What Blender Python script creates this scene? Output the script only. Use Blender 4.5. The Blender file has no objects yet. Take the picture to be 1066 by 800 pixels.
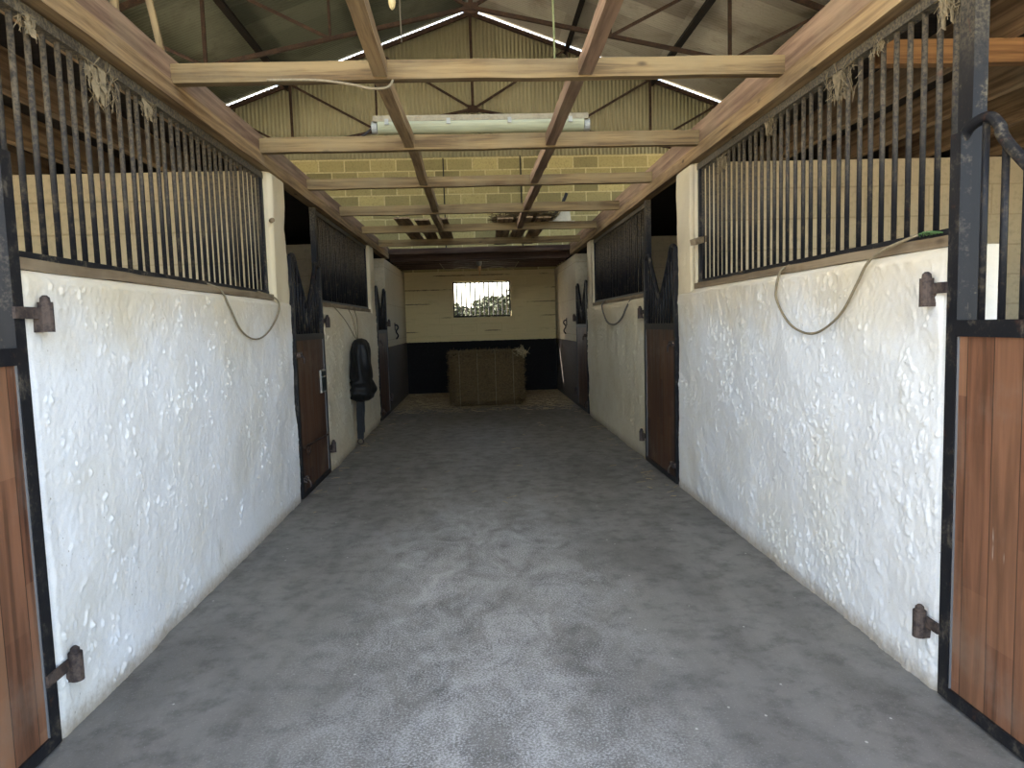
import bpy, bmesh, math, random
import numpy as np
from mathutils import Vector, Matrix, noise as mnoise

random.seed(7); RNG = np.random.default_rng(11)
SC = bpy.context.scene
COL = SC.collection
PI = math.pi

# ------------------------------------------------------------------ helpers
WL = {}                                   # world location of every parent


def V(*a): return Vector(a)


def wloc(o):
    return WL.get(o.name, Vector((0, 0, 0))) if o else Vector((0, 0, 0))


def thing(name, label, cat, loc, group=None):
    o = bpy.data.objects.new(name, None); COL.objects.link(o)
    o.location = loc; o.empty_display_size = .1
    o['label'] = label; o['category'] = cat
    if group: o['group'] = group
    WL[o.name] = Vector(loc)
    return o


def tag(o, label, cat, group=None, kind=None):
    o['label'] = label; o['category'] = cat
    if group: o['group'] = group
    if kind: o['kind'] = kind
    return o


def struct(o):
    o['kind'] = 'structure'; return o


def link_mesh(name, me, m, parent=None, origin=None):
    o = bpy.data.objects.new(name, me); COL.objects.link(o)
    if m: me.materials.append(m)
    if parent: o.parent = parent
    base = wloc(parent)
    org = Vector(origin) if origin is not None else base
    me.transform(Matrix.Translation(-org))
    o.location = org - base
    WL[o.name] = org.copy()
    return o


def obj(name, bm, m, parent=None, origin=None, smooth=False, bev=0):
    if bev:
        bmesh.ops.bevel(bm, geom=[e for e in bm.edges if len(e.link_faces) == 2 and e.calc_face_angle(0) > .6], offset=bev,
                        segments=2, affect='EDGES', profile=.6)
    bmesh.ops.recalc_face_normals(bm, faces=bm.faces[:])
    me = bpy.data.meshes.new(name); bm.to_mesh(me); bm.free()
    if smooth:
        for p in me.polygons: p.use_smooth = True
    if origin is None and parent is None:
        vs = [v.co for v in me.vertices]
        origin = Vector((sum(v.x for v in vs) / len(vs), sum(v.y for v in vs) / len(vs), min(v.z for v in vs)))
    return link_mesh(name, me, m, parent, origin)


def copy_part(src, parent, loc):
    c = src.copy(); COL.objects.link(c); c.parent = parent
    c.location = Vector(loc) - wloc(parent); WL[c.name] = Vector(loc)
    return c


def B(): return bmesh.new()


def box(bm, x0, x1, y0, y1, z0, z1):
    vs = [bm.verts.new((x, y, z)) for z in (z0, z1) for y in (y0, y1) for x in (x0, x1)]
    for f in ((0, 2, 3, 1), (4, 5, 7, 6), (0, 1, 5, 4), (2, 6, 7, 3), (0, 4, 6, 2), (1, 3, 7, 5)):
        bm.faces.new([vs[i] for i in f])
    return vs


def frame_of(d, up=Vector((0, 0, 1))):
    d = d.normalized()
    if abs(d.dot(up)) > .98: up = Vector((0, 1, 0))
    r = d.cross(up).normalized(); u = r.cross(d).normalized()
    return r, u


def bar(bm, a, b, w, h, up=Vector((0, 0, 1)), n=1, jit=0):
    """rectangular section timber from a to b; n cuts along, jit roughness"""
    a, b = Vector(a), Vector(b); r, u = frame_of(b - a, up)
    rings = []
    for i in range(n + 1):
        p = a.lerp(b, i / n)
        j = Vector((random.uniform(-jit, jit), random.uniform(-jit, jit), random.uniform(-jit, jit))) if jit else Vector()
        rings.append([bm.verts.new(p + r * sx * w / 2 + u * sz * h / 2 + j) for sx, sz in ((-1, -1), (1, -1), (1, 1), (-1, 1))])
    for i in range(n):
        for k in range(4):
            bm.faces.new((rings[i][k], rings[i][(k + 1) % 4], rings[i + 1][(k + 1) % 4], rings[i + 1][k]))
    bm.faces.new(rings[0][::-1]); bm.faces.new(rings[-1])


def tube(bm, pts, r, n=8, taper=None):
    pts = [Vector(p) for p in pts]; rings = []
    prev = None
    for i, p in enumerate(pts):
        d = (pts[min(i + 1, len(pts) - 1)] - pts[max(i - 1, 0)]).normalized()
        if prev is None:
            rr, uu = frame_of(d)
        else:
            uu = (prev - d * prev.dot(d)).normalized(); rr = d.cross(uu).normalized()
        prev = uu
        q = r if taper is None else r * taper[i]
        rings.append([bm.verts.new(p + (rr * math.cos(2 * PI * k / n) + uu * math.sin(2 * PI * k / n)) * q) for k in range(n)])
    for i in range(len(pts) - 1):
        for k in range(n):
            bm.faces.new((rings[i][k], rings[i][(k + 1) % n], rings[i + 1][(k + 1) % n], rings[i + 1][k]))
    bm.faces.new(rings[0][::-1]); bm.faces.new(rings[-1])


def spline(pts, n=8):
    pts = [Vector(p) for p in pts]; out = []
    P = [pts[0] * 2 - pts[1]] + pts + [pts[-1] * 2 - pts[-2]]
    for i in range(1, len(P) - 2):
        for k in range(n):
            t = k / n
            out.append(.5 * ((2 * P[i]) + (P[i + 1] - P[i - 1]) * t + (2 * P[i - 1] - 5 * P[i] + 4 * P[i + 1] - P[i + 2]) * t * t
                             + (3 * P[i] - P[i - 1] - 3 * P[i + 1] + P[i + 2]) * t ** 3))
    out.append(pts[-1]); return out


# ------------------------------------------------------------------ materials
class NB:
    def __init__(s, name):
        s.m = bpy.data.materials.new(name); s.m.use_nodes = True
        s.t = s.m.node_tree; s.n = s.t.nodes; s.l = s.t.links
        s.b = s.n['Principled BSDF']
        s.b.inputs['Specular IOR Level'].default_value = .3

    def new(s, typ, **kw):
        x = s.n.new(typ)
        for k, v in kw.items(): setattr(x, k, v)
        return x

    def put(s, sock, v):
        if isinstance(v, bpy.types.NodeSocket): s.l.new(v, sock)
        elif isinstance(v, (tuple, list)) and len(v) == 3 and len(sock.default_value) == 4: sock.default_value = (*v, 1)
        else: sock.default_value = v

    def coords(s, rand=0.0):
        c = s.new('ShaderNodeTexCoord').outputs['Object']
        if rand:
            oi = s.new('ShaderNodeObjectInfo')
            k = s.math('MULTIPLY', oi.outputs['Random'], rand)
            cb = s.new('ShaderNodeCombineXYZ')
            for i in range(3): s.put(cb.inputs[i], k)
            a = s.new('ShaderNodeVectorMath', operation='ADD'); s.put(a.inputs[0], c); s.put(a.inputs[1], cb.outputs[0]); c = a.outputs[0]
        return c

    def scale(s, v, sc):
        a = s.new('ShaderNodeVectorMath', operation='MULTIPLY'); s.put(a.inputs[0], v); s.put(a.inputs[1], sc); return a.outputs[0]

    def noise(s, v, sc, detail=4, rough=.55, dist=0):
        x = s.new('ShaderNodeTexNoise'); s.put(x.inputs['Vector'], v)
        x.inputs['Scale'].default_value = sc; x.inputs['Detail'].default_value = detail
        x.inputs['Roughness'].default_value = rough; x.inputs['Distortion'].default_value = dist
        return x.outputs['Fac']

    def vor(s, v, sc, feature='F1', rnd=1):
        x = s.new('ShaderNodeTexVoronoi', feature=feature); s.put(x.inputs['Vector'], v)
        x.inputs['Scale'].default_value = sc; x.inputs['Randomness'].default_value = rnd
        return x

    def math(s, op, a, b=0.0, clamp=False):
        x = s.new('ShaderNodeMath', operation=op, use_clamp=clamp); s.put(x.inputs[0], a); s.put(x.inputs[1], b); return x.outputs[0]

    def sstep(s, v, a, b, lo=0.0, hi=1.0):
        x = s.new('ShaderNodeMapRange', interpolation_type='SMOOTHSTEP'); s.put(x.inputs[0], v)
        for i, q in enumerate((a, b, lo, hi)): x.inputs[1 + i].default_value = q
        return x.outputs[0]

    def mix(s, f, a, b, mode='MIX'):
        x = s.new('ShaderNodeMix', data_type='RGBA', blend_type=mode)
        s.put(x.inputs[0], f); s.put(x.inputs[6], a); s.put(x.inputs[7], b); return x.outputs[2]

    def xyz(s, v):
        x = s.new('ShaderNodeSeparateXYZ'); s.put(x.inputs[0], v); return x.outputs

    def comb(s, x=0.0, y=0.0, z=0.0):
        c = s.new('ShaderNodeCombineXYZ')
        for i, q in enumerate((x, y, z)): s.put(c.inputs[i], q)
        return c.outputs[0]

    def bump(s, h, strength=.3, dist=.01):
        x = s.new('ShaderNodeBump'); s.put(x.inputs['Height'], h); x.inputs['Strength'].default_value = strength
        x.inputs['Distance'].default_value = dist; s.l.new(x.outputs[0], s.b.inputs['Normal'])

    def done(s, col, rough=.8, metal=0.0):
        s.put(s.b.inputs['Base Color'], col); s.put(s.b.inputs['Roughness'], rough); s.put(s.b.inputs['Metallic'], metal)
        return s.m


def wood(name, axis, dark, light, dust=None, dustamt=.5, rough=.8, fine=22):
    k = NB(name); c = k.coords(37)
    sc = [fine] * 3; sc[axis] = fine * .045
    g = k.noise(k.scale(c, sc), 1, 7, .62, .35)
    sc2 = [fine * 4] * 3; sc2[axis] = fine * .1
    g2 = k.noise(k.scale(c, sc2), 1, 4, .6)
    col = k.mix(k.sstep(g, .34, .66), dark, light)
    col = k.mix(k.sstep(g2, .52, .75, 0, .45), col, tuple(x * .45 for x in dark))
    sk = [5.0] * 3; sk[axis] = 2.2
    kn = k.vor(k.scale(c, sk), 1).outputs['Distance']
    col = k.mix(k.sstep(kn, .03, .10, .8, 0), col, tuple(x * .3 for x in dark))
    if dust:
        d = k.noise(c, 2.3, 6, .6, .3)
        col = k.mix(k.sstep(d, .42, .68, 0, dustamt), col, dust)
    k.bump(k.math('ADD', g, k.math('MULTIPLY', g2, .5)), .35, .006)
    return k.done(col, rough)


BEAM_D, BEAM_L, DUST = (.085, .050, .021), (.255, .170, .072), (.215, .160, .08)
W_X = wood('timber_crosswise', 0, BEAM_D, BEAM_L, DUST, .5)
W_Y = wood('timber_lengthwise', 1, (.14, .082, .038), (.36, .24, .115), (.28, .21, .12), .4)
W_YP = wood('timber_pinkish', 1, (.13, .075, .045), (.29, .185, .115), (.23, .17, .10), .4)
W_Z = wood('timber_upright', 2, BEAM_D, BEAM_L, DUST, .4)
W_OLD = wood('old_joist_lengthwise', 1, (.14, .085, .045), (.38, .25, .135), (.30, .23, .145), .4)
W_DARK = wood('dark_loft_boards', 0, (.012, .009, .007), (.035, .024, .017), None)  # near-black tone so the joists stand out
W_OLDX = wood('old_joist_crosswise', 0, (.040, .022, .016), (.10, .058, .038), (.10, .075, .05), .3)
W_ORANGE = wood('orange_joist', 0, (.13, .06, .022), (.30, .155, .06), None)
W_SILL = wood('dusty_sill_board', 1, (.15, .105, .06), (.27, .20, .12), (.30, .235, .15), .6)


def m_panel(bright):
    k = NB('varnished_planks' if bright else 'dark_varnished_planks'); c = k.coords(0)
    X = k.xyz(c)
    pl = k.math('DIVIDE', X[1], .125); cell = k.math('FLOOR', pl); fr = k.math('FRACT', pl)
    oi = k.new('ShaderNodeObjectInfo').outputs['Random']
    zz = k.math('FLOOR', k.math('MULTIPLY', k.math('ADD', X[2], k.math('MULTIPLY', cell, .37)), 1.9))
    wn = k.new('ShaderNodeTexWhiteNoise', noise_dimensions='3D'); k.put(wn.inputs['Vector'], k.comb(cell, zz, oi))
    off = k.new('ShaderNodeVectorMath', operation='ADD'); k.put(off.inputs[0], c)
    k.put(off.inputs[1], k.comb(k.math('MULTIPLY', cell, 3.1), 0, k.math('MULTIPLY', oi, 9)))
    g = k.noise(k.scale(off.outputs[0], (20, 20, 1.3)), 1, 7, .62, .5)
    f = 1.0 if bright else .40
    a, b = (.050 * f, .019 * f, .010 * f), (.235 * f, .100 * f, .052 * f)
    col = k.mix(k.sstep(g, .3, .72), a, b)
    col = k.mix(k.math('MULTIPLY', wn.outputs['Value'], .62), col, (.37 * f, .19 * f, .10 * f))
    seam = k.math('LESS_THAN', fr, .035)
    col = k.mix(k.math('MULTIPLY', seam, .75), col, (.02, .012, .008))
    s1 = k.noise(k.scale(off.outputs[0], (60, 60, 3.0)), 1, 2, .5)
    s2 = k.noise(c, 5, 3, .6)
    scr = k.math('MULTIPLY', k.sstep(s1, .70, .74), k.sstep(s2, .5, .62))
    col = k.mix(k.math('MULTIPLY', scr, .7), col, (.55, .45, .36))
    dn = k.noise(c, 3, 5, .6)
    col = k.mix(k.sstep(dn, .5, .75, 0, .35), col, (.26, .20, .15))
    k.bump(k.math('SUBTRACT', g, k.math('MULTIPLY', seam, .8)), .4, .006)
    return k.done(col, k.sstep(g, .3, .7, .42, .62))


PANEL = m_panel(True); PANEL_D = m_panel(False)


def m_iron(name, base=(.012, .012, .014), dust=(.20, .165, .12), amt=.5, lo=.5, hi=.7, rough=.42, up=None):
    k = NB(name); c = k.coords(23)
    n = k.noise(c, 9, 6, .62); n2 = k.noise(c, 70, 3, .6)
    f = k.math('ADD', k.math('MULTIPLY', n, .65), k.math('MULTIPLY', n2, .35))
    msk = k.sstep(f, lo, hi, 0, amt)
    if up:                                   # hay dust that has settled on the higher part of the bars
        z = k.xyz(k.new('ShaderNodeNewGeometry').outputs['Position'])[2]
        hz = k.sstep(k.math('ADD', z, k.math('MULTIPLY', n, .5)), up[0], up[1])
        msk = k.math('MAXIMUM', msk, k.math('MULTIPLY', hz, k.sstep(n2, .35, .65, .15, .75)))
    col = k.mix(msk, base, dust)
    rs = k.noise(c, 14, 5, .6, .3)
    col = k.mix(k.sstep(rs, .62, .78, 0, .5), col, (.14, .055, .025))
    k.bump(n2, .25, .002); k.b.inputs['Specular IOR Level'].default_value = .2
    return k.done(col, k.math('ADD', k.math('MULTIPLY', msk, .35), rough + .06), 0)


IRON = m_iron('black_painted_iron')
BARM = m_iron('dusty_black_bars', dust=(.165, .128, .08), up=(2.15, 2.75))
IRON_D = m_iron('dirty_black_iron', dust=(.24, .195, .125), amt=.5, lo=.54, hi=.68, up=(2.45, 3.0))
RUST = m_iron('rusty_steel', (.034, .021, .016), (.080, .048, .031), .8, .42, .62, .75)
RUSTB = m_iron('rusty_hinge_iron', (.035, .026, .024), (.13, .095, .075), .8, .42, .62, .6)
PURLIN = m_iron('dark_purlin_steel', (.007, .006, .006), (.06, .034, .022), .5, .5, .68, .7)
ZINC = m_iron('galvanised_edge', (.17, .17, .17), (.20, .17, .13), .5)


def m_plaster(name, base, stain, stain_amt, dirt_z=None):
    k = NB(name); c = k.coords(11)
    n = k.noise(c, 1.3, 6, .6, .2); n2 = k.noise(c, 34, 6, .65); n3 = k.noise(k.scale(c, (9, 9, 3)), 1, 5, .6)
    col = k.mix(k.sstep(n, .40, .68, 0, stain_amt), base, stain)
    col = k.mix(k.sstep(n2, .57, .74, 0, .30), col, tuple(x * .72 for x in stain))
    col = k.mix(k.sstep(n3, .60, .76, 0, .30), col, tuple(x * .6 for x in stain))
    z = k.xyz(k.new('ShaderNodeNewGeometry').outputs['Position'])[2]
    pit = k.vor(k.scale(c, (1, 1, .8)), 30).outputs['Distance']
    col = k.mix(k.math('MULTIPLY', k.sstep(pit, .06, .13, .75, 0), k.sstep(n3, .5, .62)), col, (.30, .26, .19))  # dark specks put the shade of small pits into the colour
    fine = k.noise(c, 160, 4, .7)
    col = k.mix(k.sstep(fine, .5, .7, 0, .28), col, tuple(x * .6 for x in base))
    # tan stable dust clinging under the sill, splash dirt along the foot of the wall
    up = k.sstep(k.math('ADD', z, k.math('MULTIPLY', n, .7)), 1.55, 2.1, 0, .75)
    col = k.mix(up, col, (.66, .55, .36))
    ft = k.sstep(k.math('ADD', z, k.math('MULTIPLY', n2, -.10)), -.06, .06, .8, 0)
    col = k.mix(ft, col, (.33, .26, .17))
    f = k.math('ADD', k.math('MULTIPLY', n2, .6), k.math('MULTIPLY', k.noise(c, 130, 3, .6), .3))
    k.bump(f, .55, .006)
    return k.done(col, .75)


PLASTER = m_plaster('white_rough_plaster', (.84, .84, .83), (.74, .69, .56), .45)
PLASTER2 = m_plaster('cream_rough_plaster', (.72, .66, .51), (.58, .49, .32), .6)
PIER = m_plaster('cream_painted_pier', (.80, .74, .55), (.62, .52, .30), .6)


def m_block(name, ax, base, alt, mortar, bw=.54, bh=.25, msize=.012, dado=None, raw=None, bmp=.5):
    """painted or bare blockwork; ax 0 = wall across the barn, 1 = wall along it"""
    k = NB(name); pos = k.new('ShaderNodeNewGeometry').outputs['Position']; X = k.xyz(pos)
    v = k.comb(X[ax], X[2], 0.0)
    b = k.new('ShaderNodeTexBrick'); k.put(b.inputs['Vector'], v)
    b.inputs['Scale'].default_value = 1; b.inputs['Brick Width'].default_value = bw; b.inputs['Row Height'].default_value = bh
    b.inputs['Mortar Size'].default_value = msize; b.inputs['Mortar Smooth'].default_value = .35; b.inputs['Bias'].default_value = 0
    b.inputs['Color1'].default_value = (*base, 1); b.inputs['Color2'].default_value = (*alt, 1); b.inputs['Mortar'].default_value = (*mortar, 1)
    n = k.noise(pos, 2.2, 6, .6, .3); n2 = k.noise(pos, 26, 5, .62)
    col = k.mix(k.sstep(n2, .45, .75, 0, .45), b.outputs['Color'], tuple(x * .55 for x in alt))
    col = k.mix(k.sstep(n, .45, .7, 0, .35), col, tuple(x * .8 for x in base))
    h = k.math('ADD', k.math('MULTIPLY', b.outputs['Fac'], -1.0), k.math('MULTIPLY', n2, .7))
    if raw:                                  # smooth cream paint below, bare block above
        zr, paint, joint = raw
        ln = k.noise(k.scale(pos, (2.5, 2.5, 26)), 1, 5, .62, .3)
        crack = k.math('MULTIPLY', k.math('LESS_THAN', k.math('ABSOLUTE', k.math('SUBTRACT', k.math('FRACT', k.math('DIVIDE', k.math('ADD', X[2], k.math('MULTIPLY', n2, .035)), .30)), .5)), .035),
                       k.sstep(k.noise(pos, 1.7, 4, .6), .46, .58))
        pc = k.mix(k.sstep(ln, .50, .75, 0, .45), paint, tuple(q * .65 for q in paint))
        pc = k.mix(k.math('MULTIPLY', crack, .85), pc, joint)
        col = k.mix(k.math('GREATER_THAN', X[2], zr), pc, col)
    if dado:
        zd, dc = dado
        d2 = k.mix(k.sstep(n2, .5, .75, 0, .5), dc, tuple(q * 2.2 + .01 for q in dc))
        wob = k.math('ADD', X[2], k.math('MULTIPLY', k.math('SUBTRACT', n2, .5), .03))
        col = k.mix(k.math('LESS_THAN', wob, zd), col, d2)
    k.bump(h, bmp, .008)
    return k.done(col, .85)


BLOCK_BACK = m_block('back_wall_blocks', 0, (.48, .395, .175), (.23, .195, .09), (.58, .49, .26), msize=.016, dado=(1.115, (.006, .005, .005)),
                     raw=(2.62, (.64, .53, .29), (.12, .09, .06)))
BLOCK_PART = m_block('partition_blocks', 0, (.62, .53, .36), (.58, .49, .33), (.50, .41, .27), msize=.008)
BLOCK_SIDE = m_block('outer_blocks', 1, (.42, .36, .22), (.36, .31, .19), (.48, .42, .27))
END_WALL = m_block('end_wall_paint', 1, (.60, .53, .38), (.57, .50, .35), (.44, .36, .24), bw=3.1, bh=.62, msize=.006, dado=(1.12, (.085, .075, .066)))


def m_floor():
    k = NB('worn_concrete'); c = k.coords(0); X = k.xyz(c)
    n = k.noise(c, .75, 6, .62, .3); n2 = k.noise(c, 7, 7, .68); n3 = k.noise(c, 110, 5, .75); n4 = k.noise(k.scale(c, (1, .35, 1)), 3.2, 5, .6, .4)
    base, dk, lt = (.205, .196, .178), (.105, .098, .087), (.66, .65, .635)
    col = k.mix(k.sstep(n4, .40, .66, 0, .55), base, dk)
    col = k.mix(k.sstep(n2, .46, .68, 0, .55), col, tuple(q * .85 for q in dk))
    # pale worn aggregate down the middle of the walkway
    mid = k.sstep(k.math('ABSOLUTE', k.math('SUBTRACT', X[0], k.math('ADD', .02, k.math('MULTIPLY', k.math('SUBTRACT', n, .5), 1.5)))), .2, 1.05, 1, 0)
    wear = k.math('MULTIPLY', mid, k.sstep(X[1], 4.4, 6.6, 1, .15))
    spk = k.sstep(k.math('ADD', k.math('MULTIPLY', n3, .68), k.math('MULTIPLY', k.noise(k.scale(c, (1, .6, 1)), 4.2, 7, .7, 1.2), .32)), .44, .60)
    col = k.mix(k.math('MULTIPLY', k.math('MULTIPLY', wear, spk), .60), col, lt)
    col = k.mix(k.math('MULTIPLY', k.sstep(n3, .56, .72), .30), col, lt)
    # browner and darker with depth, then trodden hay around the bale
    hz = k.sstep(k.math('ADD', X[1], k.math('MULTIPLY', n2, 1.2)), 4.5, 13.5, 0, .45)
    col = k.mix(hz, col, (.17, .13, .075))
    hy = k.sstep(k.math('ADD', X[1], k.math('MULTIPLY', n2, .5)), 12.2, 12.8, 0, .85)
    col = k.mix(hy, col, (.30, .22, .115))
    jl = k.math('LESS_THAN', k.math('ABSOLUTE', k.math('SUBTRACT', X[1], 7.35)), .012)
    col = k.mix(k.math('MULTIPLY', jl, .3), col, dk)
    fl = k.vor(k.scale(c, (1, .8, 1)), 9).outputs['Distance']
    col = k.mix(k.sstep(fl, .03, .06, .7, 0), col, (.62, .60, .55))
    k.bump(k.math('ADD', k.math('MULTIPLY', n3, .5), n2), .35, .006)
    return k.done(col, k.sstep(n2, .3, .7, .55, .8))


FLOOR = m_floor()


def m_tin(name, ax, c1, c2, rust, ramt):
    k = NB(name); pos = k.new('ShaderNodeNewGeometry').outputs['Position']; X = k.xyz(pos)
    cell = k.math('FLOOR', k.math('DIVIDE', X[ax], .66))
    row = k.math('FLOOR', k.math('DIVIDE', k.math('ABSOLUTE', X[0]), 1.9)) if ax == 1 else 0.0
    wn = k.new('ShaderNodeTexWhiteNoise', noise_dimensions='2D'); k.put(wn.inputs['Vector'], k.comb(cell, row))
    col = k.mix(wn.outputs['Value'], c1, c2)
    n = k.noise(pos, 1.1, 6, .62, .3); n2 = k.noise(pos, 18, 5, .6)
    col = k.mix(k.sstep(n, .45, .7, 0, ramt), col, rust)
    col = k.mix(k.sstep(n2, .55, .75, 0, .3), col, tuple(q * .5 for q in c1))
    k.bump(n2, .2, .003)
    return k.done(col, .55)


TIN_L = m_tin('greenish_shaded_sheet', 1, (.060, .066, .048), (.115, .122, .09), (.045, .042, .03), .6)  # greenish, with the dimmer slope's shade put into the colour
TIN_R = m_tin('weathered_lit_sheet', 1, (.22, .20, .17), (.46, .43, .36), (.16, .135, .10), .7)  # paler colour carries the light falling on this slope
TIN_G = m_tin('gable_sheet', 0, (.33, .30, .185), (.38, .345, .215), (.31, .26, .15), .4)


def m_plain(name, col, rough=.7, var=.4, sc=20, col2=None, bmp=.2):
    k = NB(name); c = k.coords(19); n = k.noise(c, sc, 5, .6)
    k.bump(n, bmp, .004)
    return k.done(k.mix(k.sstep(n, .35, .7, 0, var), col, col2 or tuple(q * .45 for q in col)), rough)


HAY = m_plain('hay_stalks', (.12, .078, .032), .9, .6, 30, (.055, .034, .015))
HAYB = m_plain('dull_hay_wisps', (.16, .108, .047), .9, .5, 30)
HAYL = m_plain('pale_hay_wisps', (.46, .36, .20), .9, .5, 30)
WEB = m_plain('dusty_cobweb', (.25, .195, .115), .95, .5, 40)
TWINE = m_plain('hemp_twine', (.26, .21, .13), .9, .4, 60)
TWINEG = m_plain('grey_twine', (.20, .18, .15), .9, .4, 60)
GREENT = m_plain('green_string', (.09, .17, .06), .7, .3, 60)
CANVAS = m_plain('black_canvas', (.006, .006, .006), .58, .4, 9, (.022, .022, .022), .5)
WEBBING = m_plain('black_webbing', (.010, .010, .010), .6, .3, 90)
PALE = m_plain('pale_scrap', (.62, .56, .42), .8, .3, 12)
TAR = m_plain('dark_scrap', (.022, .020, .022), .7, .4, 14)
HOUSING = m_plain('dusty_lamp_housing', (.30, .25, .16), .8, .6, 26, (.17, .13, .08))
LEAF = m_plain('hedge_leaf', (.026, .031, .010), .9, .6, 3, (.012, .013, .006))
BARK = m_plain('hedge_stem', (.12, .09, .06), .9)
GRASS = m_plain('yard_ground', (.50, .44, .33), .95, .4, .6, (.36, .33, .22))
PLATE = m_plain('pale_plate_edge', (.34, .33, .28), .6, .3, 30)
PLATED = m_plain('dark_plate_face', (.012, .022, .022), .35, .4, 12, (.03, .05, .045))
AMBER = m_plain('amber_holder', (.62, .34, .13), .4, .3, 20)
BULBG = m_plain('dusty_bulb_glass', (.72, .58, .30), .35, .3, 20)


def m_diffuser():
    k = NB('milky_diffuser'); c = k.coords(0); n = k.noise(k.scale(c, (3, 30, 30)), 1, 4)
    k.b.inputs['Transmission Weight'].default_value = .0
    return k.done(k.mix(k.sstep(n, .4, .7, 0, .5), (.34, .33, .20), (.21, .195, .115)), .25)


DIFF = m_diffuser()

# ------------------------------------------------------------------ layout
XL, XR = -1.544, 1.705
Y1A, Y1B, Y2A, Y2B, Y3A, YB = 2.475, 5.90, 7.07, 10.78, 11.98, 15.20
ZT = 1.69
SIDES = ((-1, XL), (1, XR))
RX, RZ, RS = .05, 8.05, .366                 # ridge and roof slope


def roofz(x): return RZ - RS * abs(x - RX)


# floor and yard
bm = B(); box(bm, -5.35, 5.35, .2, 15.5, -.15, 0); f = struct(obj('floor', bm, FLOOR, origin=(0, 0, 0)))
bm = B()
vs = [bm.verts.new(p) for p in ((-70, -60, -.16), (70, -60, -.16), (70, 90, -.16), (-70, 90, -.16))]; bm.faces.new(vs)
struct(obj('ground', bm, GRASS, origin=(0, 0, 0)))
bm = B(); box(bm, -4.5, 4.5, -5, .2, -.15, -.004); struct(obj('floor_apron', bm, FLOOR, origin=(0, 0, 0)))


# ---- rough plastered stall fronts
def vnoise(ny, nz, sy, sz):
    """smooth random field on an ny x nz grid with about sy x sz cells"""
    g = RNG.standard_normal((max(4, sy + 3), max(4, sz + 3)))
    u = np.linspace(0, g.shape[0] - 2.01, ny); v = np.linspace(0, g.shape[1] - 2.01, nz)
    i = u.astype(int); j = v.astype(int); fu = (u - i)[:, None]; fv = (v - j)[None, :]
    fu = fu * fu * (3 - 2 * fu); fv = fv * fv * (3 - 2 * fv)
    a = g[i][:, j]; b = g[i + 1][:, j]; c = g[i][:, j + 1]; d = g[i + 1][:, j + 1]
    return (a * (1 - fu) + b * fu) * (1 - fv) + (c * (1 - fu) + d * fu) * fv


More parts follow.
